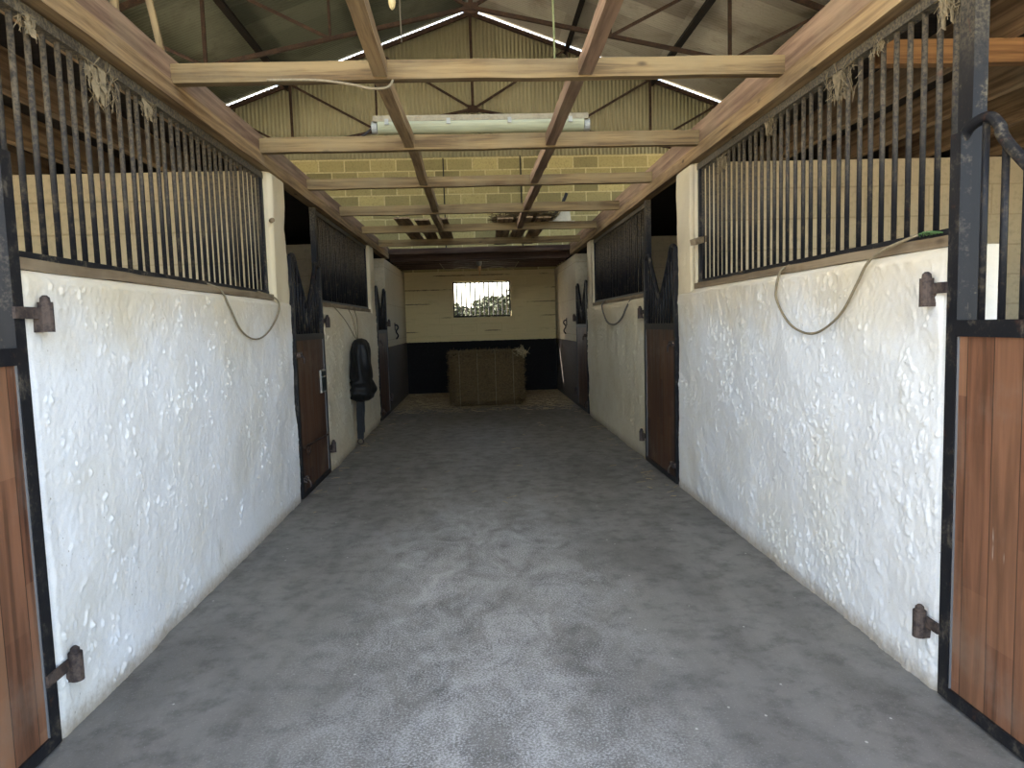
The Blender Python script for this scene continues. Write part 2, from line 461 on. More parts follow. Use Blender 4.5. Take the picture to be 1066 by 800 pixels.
def plaster_wall(name, s, xw, y0, y1, z0, zt, thick, m, cell, dens, hmul, rad=.045, relief=1.0):
    ny = int((y1 - y0) / cell) + 1
    zs = list(np.arange(z0, zt - rad, cell)) + [zt - rad]
    path = [(0.0, z) for z in zs] + [(rad - rad * math.cos(a), zt - rad + rad * math.sin(a)) for a in np.linspace(.2, PI / 2, 7)]
    nz = len(path)
    Y = np.linspace(y0, y1, ny); D = np.array([p[0] for p in path]); Z = np.array([p[1] for p in path])
    H = (vnoise(ny, nz, int((y1 - y0) * 3), int((zt - z0) * 3)) * .0045 + vnoise(ny, nz, int((y1 - y0) * 11), int((zt - z0) * 10)) * .0016
         + vnoise(ny, nz, int((y1 - y0) * 60), int((zt - z0) * 50)) * .0009) * relief
    LY, LZ = y1 - y0, zt - z0
    fl = vnoise(ny, nz, int(LY * 40), int(LZ * 30)) * .75 + vnoise(ny, nz, int(LY * 95), int(LZ * 75)) * .6
    mk = vnoise(ny, nz, int(LY * 9), int(LZ * 6)) + .6 * vnoise(ny, nz, int(LY * 3), int(LZ * 3))
    st = 1.0 - dens / 200
    H += np.clip((fl - st) * 2.6, 0, 1) * np.clip(mk * 1.1 + dens / 170, 0, 1.2) * .0060 * hmul
    for _ in range(int(dens * .45 * LY * LZ)):
        cy, cz = RNG.uniform(y0, y1), RNG.uniform(z0 + .02, zt - .03)
        l, w, h = RNG.uniform(.010, .034), RNG.uniform(.005, .011), RNG.uniform(.002, .0075) * hmul
        th = RNG.normal(0, .8); R = 3 * l + .02
        iy = np.where(abs(Y - cy) < R)[0]; iz = np.where(abs(Z - cz) < R)[0]
        if len(iy) == 0 or len(iz) == 0: continue
        yy = (Y[iy] - cy)[:, None]; zz = (Z[iz] - cz)[None, :]
        a = zz * math.cos(th) + yy * math.sin(th); b = yy * math.cos(th) - zz * math.sin(th) + a * a * RNG.normal(0, 1.5) + .004 * np.sin(a * 190 + RNG.uniform(0, 6))
        k = np.exp(-(a / l) ** 4 * .7) * np.exp(-(np.where(b > 0, b, b * .45) / w) ** 2) * h
        H[np.ix_(iy, iz)] += k
    H[:, -6:] *= .3; H[0, :] *= .3; H[-1, :] *= .3
    # worn round arris at both ends of the wall
    e = np.minimum(Y - y0, y1 - Y); er = .03
    ed = np.where(e < er, er - np.sqrt(np.maximum(er ** 2 - (er - e) ** 2, 0)), 0)[:, None]
    X = xw + s * (D[None, :] + ed - H)
    co = np.zeros((ny, nz, 3)); co[..., 0] = X; co[..., 1] = Y[:, None]; co[..., 2] = Z[None, :]
    verts = [tuple(v) for v in co.reshape(-1, 3)]
    faces = []
    for i in range(ny - 1):
        o = i * nz
        for j in range(nz - 1):
            q = (o + j, o + nz + j, o + nz + j + 1, o + j + 1)
            faces.append(q if s < 0 else q[::-1])
    # back, ends and top
    n0 = len(verts); xb = xw + s * thick
    for y in (y0, y1): verts += [(xb, y, z0), (xb, y, zt)]
    a, b, c, d = n0, n0 + 1, n0 + 2, n0 + 3
    faces.append((a, c, d, b) if s > 0 else (b, d, c, a))
    faces.append(tuple(range(nz)) + (b, a)); faces.append(tuple((ny - 1) * nz + j for j in range(nz))[::-1] + (c, d))
    faces.append(tuple(i * nz + nz - 1 for i in range(ny)) + (d, b))
    me = bpy.data.meshes.new(name); me.from_pydata(verts, [], faces); me.update()
    for p in me.polygons[:-4]: p.use_smooth = True
    return struct(link_mesh(name, me, m, None, (xw, (y0 + y1) / 2, z0)))


TH = .20
plaster_wall('wall_left', -1, XL, Y1A, Y1B, 0, ZT, TH, PLASTER, .0062, 30, 1.0)
plaster_wall('wall_right', 1, XR, Y1A, Y1B, 0, ZT, TH, PLASTER, .0062, 95, .8, relief=1.2)
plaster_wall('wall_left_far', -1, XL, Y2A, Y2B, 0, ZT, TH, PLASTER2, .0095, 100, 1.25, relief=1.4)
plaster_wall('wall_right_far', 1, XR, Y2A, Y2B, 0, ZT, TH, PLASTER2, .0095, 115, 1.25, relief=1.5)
for s, x in SIDES:
    sd = 'left' if s < 0 else 'right'
    plaster_wall('pillar_' + sd, s, x, 5.50, Y1B, ZT - .03, 2.665, .20, PIER, .02, 18, .6, rad=.02)
    plaster_wall('pillar_%s_far' % sd, s, x, 10.40, Y2B, ZT - .03, 2.665, .20, PIER, .03, 18, .6, rad=.02)
    # smooth painted wall of the end bay, with the dark dado
    bm = B(); box(bm, min(x, x + s * .2), max(x, x + s * .2), Y3A, YB, 0, 2.62)
    struct(obj('wall_%s_end' % sd, bm, END_WALL, bev=.012))
    # dusty timber on top of the low walls
    for i, (a, b) in enumerate(((Y1A, 5.50), (Y2A, 10.40))):
        bm = B(); bar(bm, (x + s * .085, a, ZT + .020), (x + s * .085, b, ZT + .020), .13, .042, n=24, jit=.0025)
        struct(obj('trim_%d' % (1 + i + (0 if s < 0 else 2)), bm, W_SILL, bev=.006))

# ---- shell
def hole_wall(name, x0, x1, y0, y1, z0, z1, hx0, hx1, hz0, hz1, m):
    bm = B()
    box(bm, x0, hx0, y0, y1, z0, z1); box(bm, hx1, x1, y0, y1, z0, z1)
    box(bm, hx0, hx1, y0, y1, z0, hz0); box(bm, hx0, hx1, y0, y1, hz1, z1)
    return struct(obj(name, bm, m, origin=(0, y0, 0)))


WX0, WX1, WZ0, WZ1 = -.515, .735, 1.63, 2.395
hole_wall('wall_back', -5.4, 5.4, YB, YB + .22, 0, 5.12, WX0, WX1, WZ0, WZ1, BLOCK_BACK)
for s, nm in ((-1, 'wall_outer_left'), (1, 'wall_outer_right')):
    x = s * 5.32 + RX
    bm = B(); xa, xb = min(x, x + s * .2), max(x, x + s * .2)
    # unseen openings under the eaves, added to light the gable and roof
    zo, ya, yb_ = (4.7, 5.0, 13.2) if s < 0 else (4.9, 9.5, 14.8)
    box(bm, xa, xb, 1.0, YB, 0, 3.3); box(bm, xa, xb, 1.0, YB, zo, roofz(x) - .02)
    box(bm, xa, xb, 1.0, ya, 3.3, zo); box(bm, xa, xb, yb_, YB, 3.3, zo); box(bm, xa, xb, (ya + yb_) / 2 - .15, (ya + yb_) / 2 + .15, 3.3, zo)
    struct(obj(nm, bm, BLOCK_SIDE))
    xa, xb = XL - .14 if s < 0 else XR + .14, x
    bm = B(); box(bm, min(xa, xb), max(xa, xb), 1.0, YB, 2.982, 3.0); struct(obj('loft_bounce_floor_' + ('left' if s < 0 else 'right'), bm, W_DARK if s < 0 else W_Y))  # unseen floor layer added for light bounce, left one darkened to cut it
for i, (ya, yb) in enumerate(((1.02, 1.20), (5.72, 5.90), (10.60, 10.78))):
    for s, x in SIDES:
        xa, xb = x + s * (TH if i == 0 else .20), s * 5.32
        bm = B(); box(bm, min(xa, xb), max(xa, xb), ya, yb, 0, 1.15 if i == 0 else 2.72)  # unseen nearest partition kept low to let light into the stalls
        struct(obj('wall_stall_%s' % ('left' if s < 0 else 'right') + ('' if i == 0 else '_middle' if i == 1 else '_far'), bm, BLOCK_PART, bev=.01))
# stall ceilings (loft boards) and loft over the end bay
for s, x in SIDES:
    xa, xb = x + s * .12, s * 5.32
    bm = B(); box(bm, min(xa, xb), max(xa, xb), 1.0, 12.62, 2.945, 2.98)
    struct(obj('ceiling_stalls_' + ('left' if s < 0 else 'right'), bm, W_DARK, origin=(0, 0, 2.9)))
bm = B(); box(bm, -5.3, 5.3, 12.66, YB, 2.80, 2.835); struct(obj('ceiling_end_bay', bm, W_DARK, origin=(0, 0, 2.8)))


bm = B(); box(bm, -4, 4, YB + .22, 16.17, 2.90, 2.93); struct(obj('added_sun_blocker', bm, TIN_R))        # added unseen slab behind the end window, narrows its sun to a stripe

# ---- corrugated sheets (true corrugations)
def corrugate(name, u0, u1, pitch, fn0, fn1, m, amp=.019, rows=1):
    """wave along u; fn0/fn1(u, w) give both ends of the run at offset w along the sheet normal"""
    n = int((u1 - u0) / pitch * 6); verts = []; faces = []
    for i in range(n + 1):
        u = u0 + (u1 - u0) * i / n; w = amp * math.cos(2 * PI * u / pitch)
        a, b = Vector(fn0(u, w)), Vector(fn1(u, w))
        for r in range(rows + 1): verts.append(a.lerp(b, r / rows))
    k = rows + 1
    for i in range(n):
        for r in range(rows): faces.append((i * k + r, (i + 1) * k + r, (i + 1) * k + r + 1, i * k + r + 1))
    me = bpy.data.meshes.new(name); me.from_pydata(verts, [], faces); me.update()
    for p in me.polygons: p.use_smooth = True
    o = struct(link_mesh(name, me, m, None, (0, 0, 5)))
    sol = o.modifiers.new('thick', 'SOLIDIFY'); sol.thickness = .002
    return o


ROOF0 = .35
_k = NB('added_skylight_sheet'); _t = _k.new('ShaderNodeBsdfTranslucent'); _t.inputs['Color'].default_value = (.80, .76, .62, 1)
_d = _k.new('ShaderNodeMixShader'); _d.inputs[0].default_value = .7
_k.l.new(_k.b.outputs[0], _d.inputs[1]); _k.l.new(_t.outputs[0], _d.inputs[2]); _k.b.inputs['Base Color'].default_value = (.6, .58, .48, 1)
_k.l.new(_d.outputs[0], _k.n['Material Output'].inputs['Surface']); CLEAR = _k.m  # translucent material for the added roof sheets

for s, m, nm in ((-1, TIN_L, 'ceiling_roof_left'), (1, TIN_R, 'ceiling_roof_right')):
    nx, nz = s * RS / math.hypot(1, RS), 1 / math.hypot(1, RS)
    for k_, (ua, ub, mm) in enumerate(((ROOF0, 1.72, m), (3.05, YB + .02, m), (1.72, 3.05, CLEAR))):  # the translucent strip is unseen, added to brighten the upper barn
        corrugate(nm if k_ < 2 else 'added_roof_light_' + ('left' if s < 0 else 'right'), ua, ub, .0762,
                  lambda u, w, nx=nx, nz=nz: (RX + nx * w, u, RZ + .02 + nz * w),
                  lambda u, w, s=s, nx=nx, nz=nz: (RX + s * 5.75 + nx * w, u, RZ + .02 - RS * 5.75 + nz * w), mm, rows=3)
bm = B(); tube(bm, [(RX, ROOF0, RZ + .03), (RX, YB + .02, RZ + .03)], .09, 10); struct(obj('ceiling_ridge_cap', bm, TIN_L))
corrugate('wall_gable', -5.3, 5.4, .082, lambda u, w: (u, YB - .02 + w, 5.02), lambda u, w: (u, YB - .02 + w, roofz(u) - .038), TIN_G, amp=.017)

# ------------------------------------------------------------------ barred window at the end
win = bpy.data.objects.new('window_1', None); COL.objects.link(win); win.location = (.11, YB + .1, WZ0); WL[win.name] = Vector(win.location); win['kind'] = 'structure'
bm = B()
for a, b in (((WX0 + .015, WZ0), (WX0 + .015, WZ1)), ((WX1 - .015, WZ0), (WX1 - .015, WZ1)), ((WX0, WZ0 + .02), (WX1, WZ0 + .02)), ((WX0, WZ1 - .012), (WX1, WZ1 - .012))):
    bar(bm, (a[0], YB + .1, a[1]), (b[0], YB + .1, b[1]), .03, .03, up=V(0, 1, 0))
obj('window_frame', bm, PURLIN, win)
bm = B(); tube(bm, [(0, 0, 0), (0, 0, WZ1 - WZ0)], .0145, 8)
wb = obj('window_bar', bm, IRON, win, origin=(0, 0, 0)); wb.location = V(WX0 + .085, YB + .1, WZ0) - win.location
for i in range(1, 12): copy_part(wb, win, (WX0 + .085 + i * .0985, YB + .1, WZ0))

# ------------------------------------------------------------------ stable doors
DOORW = {}


def make_door(s, xw, ya, yb, label, latch=False, plate=False, arch=True):
    """hinged at the far side (yb); latch side near (ya)"""
    d = thing('stable_door', label, 'door', (xw, (ya + yb) / 2, 0))
    xo = lambda t: xw - s * .012 + s * t            # t = depth behind the walkway face
    fr = B(); zr = 1.39; ztop = 2.07
    def ybar(y0, y1, z, h, t0=0, t1=.042):
        box(fr, min(xo(t0), xo(t1)), max(xo(t0), xo(t1)), y0, y1, z - h / 2, z + h / 2)
    def zbar(y0, y1, z0, z1, t0=0, t1=.042):
        box(fr, min(xo(t0), xo(t1)), max(xo(t0), xo(t1)), y0, y1, z0, z1)
    zbar(yb - .055, yb, .012, ztop); zbar(ya, ya + .055, .012, ztop)
    ybar(ya + .055, yb - .055, .035, .046); ybar(ya + .055, yb - .055, zr, .058)
    obj('frame', fr, IRON, d, bev=.004)
    p = B(); box(p, min(xo(.010), xo(.036)), max(xo(.010), xo(.036)), ya + .050, yb - .050, .055, zr - .026)
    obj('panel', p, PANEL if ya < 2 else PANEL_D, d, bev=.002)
    e = B()                                           # thin galvanised edging against the planks
    for y in (ya + .058, yb - .058): box(e, min(xo(.004), xo(.010)), max(xo(.004), xo(.010)), y - .0022, y + .0022, .06, zr - .03)
    obj('edging', e, ZINC, d)
    ym = (ya + yb) / 2; tm = .021
    # dipped top rail for the horse's head
    half = [(yb - .028, ztop - .05), (yb - .06, ztop + .005), (yb - .15, ztop + .02), (yb - .205, ztop - .02), (yb - .255, ztop - .10)]
    pts = half + [(ym + .04, 1.66), (ym, 1.615), (ym - .04, 1.66)] + [(2 * ym - y, z) for y, z in half[::-1]]
    path = spline([(xo(tm), y, z) for y, z in pts], 6)
    r = B(); tube(r, path, .019, 10); obj('top_rail', r, IRON_D, d, smooth=True)
    # vertical bars under it
    n = int((yb - ya - .11) / .095); st = (yb - ya - .11) / (n + 1)
    for i in range(1, n + 1):
        y = ya + .055 + st * i
        z1 = max(1.6, min((q.z for q in path if abs(q.y - y) < .05), default=1.65)) if abs(y - ym) > .08 else 1.62
        cand = sorted(path, key=lambda q: abs(q.y - y))[:2]; z1 = sum(q.z for q in cand) / 2
        b = B(); tube(b, [(xo(tm), y, zr + .02), (xo(tm), y, z1)], .0115, 8)
        obj('grille_bar', b, BARM, d, origin=(xo(tm), y, zr), smooth=True)
    # hinges onto the wall
    for z in (1.525, .25):
        h = B()
        bar(h, (xo(-.004), yb - (.06 if s < 0 else .004), z + .012), (xo(-.004), yb + .08, z + .012), .010, .040, up=V(0, 0, 1))
        tube(h, [(xo(-.020), yb + .085, z - .055), (xo(-.020), yb + .085, z + .05)], .024, 12)
        tube(h, [(xo(-.020), yb + .085, z + .05), (xo(-.020), yb + .085, z + .066), (xo(-.020), yb + .085, z + .074)], .017, 10, [1, .9, .4])
        bar(h, (xo(-.008), yb + .085, z - .03), (xo(.035), yb + .085, z - .03), .04, .05)
        obj('hinge', h, RUSTB, d, bev=.003)
    b = B()                                           # sliding bolt on the latch side
    for z in (1.24, .17):
        tube(b, [(xo(-.016), ya - .01, z), (xo(-.016), ya + .15, z)], .011, 8)
        box(b, min(xo(-.03), xo(0)), max(xo(-.03), xo(0)), ya + .02, ya + .045, z - .022, z + .022)
        box(b, min(xo(-.03), xo(0)), max(xo(-.03), xo(0)), ya + .09, ya + .115, z - .022, z + .022)
        tube(b, spline([(xo(-.016), ya + .07, z), (xo(-.045), ya + .07, z - .02), (xo(-.05), ya + .07, z - .07)], 4), .008, 6)
    obj('bolt', b, RUSTB, d)
    if latch:
        b = B(); tube(b, [(xo(-.008), ya + .08, .445), (xo(-.008), yb - .10, .41)], .010, 8)
        tube(b, [(xo(-.010), ya + .22 + .045 * math.cos(t), .40 + .045 * math.sin(t)) for t in np.linspace(0, 2 * PI, 14)], .008, 6)
        obj('kick_bar', b, RUST, d)['label'] = 'rusty bar across the lower planks'
    if plate:
        b = B(); box(b, min(xo(-.006), xo(.010)), max(xo(-.006), xo(.010)), 6.80, 7.0, .84, 1.06)
        pl = obj('notice_plate', b, PLATE, d, bev=.003); pl['label'] = 'small pale edged plate with dark face'
        b = B(); box(b, min(xo(-.009), xo(-.005)), max(xo(-.009), xo(-.005)), 6.815, 6.985, .855, .985)
        box(b, min(xo(-.009), xo(-.005)), max(xo(-.009), xo(-.005)), 6.815, 6.985, 1.0, 1.045)
        obj('plate_face', b, PLATED, pl)
    return d


RUG = 'on the side of the hanging black rug'
OPP = 'facing the side of the hanging black rug'
make_door(-1, XL, 1.24, 2.45, 'brown stable door cut off by the frame edge, hinged to the wall with a short drooping twine')
make_door(1, XR, 1.24, 2.45, 'brown plank stable door with arched rail, hinged to the wall with the long drooping rope')
make_door(-1, XL, 5.93, 7.055, 'dark brown stable door carrying a small notice plate and a rusty kick bar', latch=True, plate=True)
make_door(1, XR, 5.93, 7.055, 'dark brown stable door directly opposite the one with the notice plate')
make_door(-1, XL, 10.81, 11.965, 'shaded stable door between the black rug wall and the dado of the end bay')
make_door(1, XR, 10.81, 11.965, 'shaded stable door of the end bay, facing the one past the black rug')


# ------------------------------------------------------------------ bar screens over the low walls
def make_screen(s, xw, ya, yb, label, post_lo):
    g = thing('bar_screen', label, 'grille', (xw + s * .075, (ya + yb) / 2, ZT + .045))
    x = xw + s * .075
    b = B(); bar(b, (x, ya, ZT + .056), (x, yb, ZT + .056), .045, .024); obj('bottom_rail', b, IRON_D, g, bev=.003)
    b = B(); bar(b, (x, ya, 2.632), (x, yb, 2.632), .05, .045); obj('top_rail', b, IRON_D, g, bev=.003)
    b = B(); box(b, min(xw + s * .030, xw + s * .082), max(xw + s * .030, xw + s * .082), ya - .075, ya, post_lo, 2.66); obj('end_post', b, IRON_D, g, bev=.004)
    b = B(); box(b, x - .02, x + .02, yb - .045, yb - .005, ZT + .05, 2.63); obj('end_post', b, IRON, g, bev=.004)
    b = B(); tube(b, [(0, 0, ZT + .065), (0, 0, 2.622)], .0115, 8)
    n = int((yb - ya - .05) / .0925)
    first = obj('bar', b, BARM, g, origin=(0, 0, 0), smooth=True)
    first.location = V(x, ya + .08, 0) - g.location
    for i in range(1, n):
        copy_part(first, g, (x + random.uniform(-.003, .003), ya + .08 + i * .0925 + random.uniform(-.006, .006), random.uniform(-.004, .004)))
    return g


make_screen(-1, XL, 2.475, 5.50, 'tall black bar screen over the white wall with a short drooping twine', 0)
make_screen(1, XR, 2.475, 5.50, 'tall dusty bar screen over the white wall with a long drooping rope', 0)
make_screen(-1, XL, 7.16, 10.42, 'shaded black bar screen above the hanging black rug', 0)
make_screen(1, XR, 7.16, 10.42, 'shaded black bar screen opposite the hanging black rug', 0)

# ------------------------------------------------------------------ timber over the walkway
PL = {}
for s, x in SIDES:
    side = 'rug side of the walkway' if s < 0 else 'walkway side facing the black rug'
    xi = x - s * .010 if s < 0 else x - s * .010
    b = B(); bar(b, (xi + s * .047, .6, 2.712), (xi + s * .047, 12.6, 2.712), .094, .096, n=40, jit=.003)
    tag(obj('wall_plate', b, W_Y, bev=.006), 'lower long squared timber over the piers on the ' + side, 'beam')
    zt = 2.885 if s < 0 else 2.915
    b = B(); bar(b, (xi + s * .052, .6, (2.764 + zt) / 2), (xi + s * .052, 12.6, (2.764 + zt) / 2), .09, zt - 2.764, n=40, jit=.003)
    tag(obj('wall_plate', b, W_YP, bev=.006), 'upper long pinkish timber stacked over another on the ' + side, 'beam')

YJ = [3.81, 5.27, 6.68, 8.22, 9.78, 11.36, 12.63]
JL = ['nearest and widest timber joist crossing above the walkway', 'timber joist crossing just below the fluorescent light fitting',
      'timber joist crossing in front of the bare block wall, next behind the fluorescent light',
      'fourth timber joist crossing the walkway, behind the one past the fluorescent light',
      'greyish timber joist crossing under the heap of hay and scraps', 'brown timber joist crossing just behind the heap of hay and scraps',
      'dark timber joist at the edge of the low loft before the barred window']
ZJ0, ZJ1 = 2.752, 2.852
for i, y in enumerate(YJ):
    b = B(); h = (.0, .008, -.004, .006, 0, .004, 0)[i]
    bar(b, (XL - .005, y + .03, (ZJ0 + ZJ1) / 2 - .004), (XR + .005, y + .03, (ZJ0 + ZJ1) / 2 + .003), .062, .098 + h, n=14, jit=.003)
    tag(obj('ceiling_joist', b, W_X if i != 6 else W_OLDX, bev=.005), JL[i], 'beam')
NL = [['noggin', a] for a in (
    ('nearest lengthwise noggin, meeting the first joist on the rug side', 'nearest lengthwise noggin, meeting the first joist away from the rug side'),
    ('noggin running from the first joist to the fluorescent light on the rug side', 'noggin running from the first joist to the fluorescent light away from the rug'),
    ('noggin behind the fluorescent light joist on the rug side', 'noggin behind the fluorescent light joist away from the rug'),
    ('short noggin between third and fourth joists on the rug side', 'short noggin between third and fourth joists away from the rug'),
    ('shortest looking noggin before the greyish joist, rug side', 'shortest looking noggin before the greyish joist, beside the hay heap'))]
ye = [2.30] + YJ
for i in range(5):
    for q, xx in enumerate((-.46, .60)):
        b = B(); dx = random.uniform(-.03, .03); xx += dx
        bar(b, (xx, ye[i] + (.061 if i else 0), 2.806), (xx + random.uniform(-.03, .03), ye[i + 1] + .001, 2.803), .072, .078, n=8, jit=.003)
        tag(obj('noggin', b, W_YP if q else W_Y, bev=.005), NL[i][1][q], 'beam')
# joists of the loft over the end bay
for i in range(6):
    y = 12.98 + i * .385
    b = B(); bar(b, (XL - .02, y, 2.725), (XR + .02, y, 2.725), .055, .15, n=8, jit=.003)
    tag(obj('loft_joist', b, W_OLDX, bev=.004), 'dark loft joist above the end bay, one of a close row before the barred window', 'beam', 'close row of dark loft joists over the end bay')
# joists above the near stalls
for s, x in SIDES:
    for i in range(6):
        xx = x + s * (.26 + .6 * i) if s < 0 else x + s * (.24 + .6 * i)
        b = B(); bar(b, (xx, 1.1, 2.835), (xx, 6.2, 2.835), .06, .215, n=14, jit=.003)
        tag(obj('stall_joist', b, W_OLD, bev=.004),
            'brown ceiling joist seen through the bars above the %s' % ('short drooping twine' if s < 0 else 'long drooping rope'), 'beam',
            'ceiling joists over the stall %s' % ('behind the short twine' if s < 0 else 'behind the long rope'))
b = B(); bar(b, (XR + .22, 3.32, 2.672), (5.38, 3.32, 2.672), .06, .11, n=10, jit=.003)
tag(obj('cross_brace', b, W_ORANGE, bev=.005), 'orange brown timber crossing beneath the stall joists behind the arched door', 'beam')
# pegs and batten ends on the piers
b = B(); bar(b, (XR - .03, 5.36, 2.035), (XR + .10, 5.46, 2.075), .05, .045, jit=.002)
tag(obj('wooden_peg', b, W_SILL, bev=.004), 'short wooden peg fixed by the cream pier near the long rope', 'peg')
b = B(); tube(b, [(XL + .02, 5.44, 2.29), (XL - .05, 5.60, 2.30)], .018, 8)
tag(obj('wooden_peg', b, W_SILL), 'short round peg fixed by the cream pier near the short twine', 'peg')

# ------------------------------------------------------------------ roof steel
for s, x in ((-1, -3.80), (-1, -1.98), (1, 3.90), (1, 2.08)):
    xr = x; zc = roofz(xr) - .115
    u = Vector((s * RS, 0, 1)).normalized()
    b = B(); bar(b, (xr, ROOF0, zc), (xr, YB + .1, zc), .075, .21, up=u)
    bar(b, (xr - s * .05, ROOF0, zc - .085), (xr - s * .05, YB + .1, zc - .085), .09, .012, up=u)
    near = abs(x) < 3
    tag(obj('roof_purlin', b, PURLIN), '%s dark steel purlin under the %s roof slope' % ('upper' if near else 'lower', 'greenish' if s < 0 else 'grey brown'), 'purlin')


def make_truss(y, label, full):
    t = thing('roof_truss', label, 'truss', (RX, y, 5.1))
    apex = V(RX, y, 5.96); tie = lambda a: V(RX + a, y, 5.96 - abs(a) * .205)
    top = lambda a: V(RX + a, y, roofz(RX + a) - (.27 if not full else .17))
    w = .055
    for s in (-1, 1):
        b = B(); bar(b, top(0) , top(s * 5.2), w, .075); obj('rafter', b, RUST, t)
        b = B(); bar(b, apex, tie(s * 5.2), w, .05); obj('tie_bar', b, RUST, t)
        for a in (2.0, 3.75):
            b = B(); bar(b, top(s * a), tie(s * a), .035 if a == 2 else .05, .035, up=V(0, 1, 0)); obj('post', b, RUST, t)
        for p, q in ((apex, top(s * 2.0)), (tie(s * 2.0), top(s * 3.75)), (tie(s * 3.75), top(s * 5.2))):
            b = B(); bar(b, p, q, .04, .04, up=V(0, 1, 0)); obj('diagonal', b, RUST, t)
    b = B(); bar(b, top(0) + V(0, 0, .08), apex - V(0, 0, .05), .06, .06, up=V(0, 1, 0)); obj('king_post', b, RUST, t)
    b = B(); box(b, RX - .11, RX + .11, y - .012, y - .004, 5.88, 6.03); obj('gusset_plate', b, RUST, t)
    return t


make_truss(15.02, 'rusty roof truss standing against the corrugated gable', True)
make_truss(10.35, 'rusty roof truss spanning the open roof in front of the gable', False)

# ------------------------------------------------------------------ fluorescent fitting
fx = thing('light_fitting', 'long dusty fluorescent light fitting resting on the second joist', 'light fitting', (.075, 5.33, 2.86))
x0, x1 = -.715, .87
b = B(); box(b, x0, x1, 5.27, 5.39, 2.955, 2.995); obj('housing', b, HOUSING, fx, bev=.008)
b = B()
for t in (0,):
    n = 14; prof = [(5.33 + .058 * math.cos(a), 2.954 + .080 * math.sin(a)) for a in np.linspace(PI, 2 * PI, n)]
    A = [b.verts.new((x0 + .03, y, z)) for y, z in prof]; C2 = [b.verts.new((x1 - .03, y, z)) for y, z in prof]
    for i in range(n - 1): b.faces.new((A[i], A[i + 1], C2[i + 1], C2[i]))
    b.faces.new(A); b.faces.new(C2[::-1]); b.faces.new((A[0], C2[0], C2[-1], A[-1]))
obj('diffuser', b, DIFF, fx, smooth=False)
for xx in (x0 + .005, x1 - .005):
    b = B(); tube(b, [(xx - .02, 5.33, 2.925), (xx + .02, 5.33, 2.925)], .045, 14); obj('end_cap', b, PLATE, fx)
for i in range(4):
    xx = x0 + .10 + i * .45
    b = B(); bar(b, (xx - .014, 5.266, 2.95), (xx + .014, 5.266, 2.95), .012, .04); obj('clip', b, PLATE, fx)
b = B(); tube(b, spline([(x0 - .02, 5.33, 2.92), (x0 - .06, 5.34, 2.89), (x0 - .1, 5.33, 2.862)], 4), .008, 6); obj('cable', b, TAR, fx)

# bulb tip hanging in the roof space
bl = thing('hanging_bulb', 'small amber bulb hanging on a cord high in the roof space', 'bulb', (-.665, 6.5, 4.28))
b = B(); tube(b, [(-.665, 6.5, 4.27), (-.665, 6.5, 4.29), (-.665, 6.5, 4.33), (-.665, 6.5, 4.37), (-.665, 6.5, 4.42)], .034, 12, [.25, .7, 1, .85, .5]); obj('glass', b, BULBG, bl, smooth=True)
b = B(); tube(b, [(-.665, 6.5, 4.41), (-.665, 6.5, 4.48)], .02, 10); obj('socket', b, TAR, bl)
b = B(); tube(b, [(-.665, 6.5, 4.48), (-.665, 6.5, roofz(-.665))], .004, 6); obj('cord', b, TAR, bl)


def rope(name, label, cat, pts, r, m, n=8, kind=None, group=None):
    b = B(); tube(b, spline(pts, n), r, 6)
    return tag(obj(name, b, m, smooth=True), label, cat, group, kind)


# strings hanging from the roof steel
rope('hanging_string', 'thin dark string hanging from the roof, above the fluorescent fitting on the rug side', 'string', [(-.94, 10.3, roofz(-.94) - .02), (-.95, 10.3, 6.6), (-.94, 10.3, 5.47)], .010, TWINEG)
rope('hanging_rope', 'pale green rope hanging from the grey brown roof slope', 'rope', [(.93, 8, roofz(.93) - .02), (.94, 8, 6.0), (.955, 8, 4.36)], .012, m_plain('pale_green_rope', (.30, .33, .17), .9))
rope('wall_conduit', 'dark cable running down the block wall beneath the gable truss, rug side', 'cable', [(-.62, YB - .02, 5.0), (-.62, YB - .015, 4.3), (-.62, YB - .02, 2.9)], .012, TAR)
rope('wall_conduit', 'dark cable running down the block wall on the hay heap side', 'cable', [(1.02, YB - .02, 5.05), (1.03, YB - .015, 4.3), (1.03, YB - .02, 2.9)], .014, TAR)
rope('loose_cable', 'pale cable drooping under the nearest joist beside a noggin', 'cable',
     [(-1.05, 3.80, 2.752), (-.8, 3.79, 2.745), (-.62, 3.79, 2.722), (-.52, 3.79, 2.70), (-.43, 3.79, 2.705), (-.40, 3.82, 2.756)], .007, TWINE)
# laths leaning on the upper timber
for k, (p, q, lb) in enumerate((((-1.56, 3.76, 2.884), (-1.65, 3.72, 3.45), 'thin upright lath standing on the upper timber, close to the nearest joist end'),
                                ((-1.56, 3.30, 2.884), (-1.565, 3.30, 3.40), 'thin upright lath on the upper timber, farther from the nearest joist end'))):
    b = B(); bar(b, p, q, .030, .018, n=6, jit=.002); tag(obj('wooden_lath', b, W_Z, bev=.002), lb, 'lath')

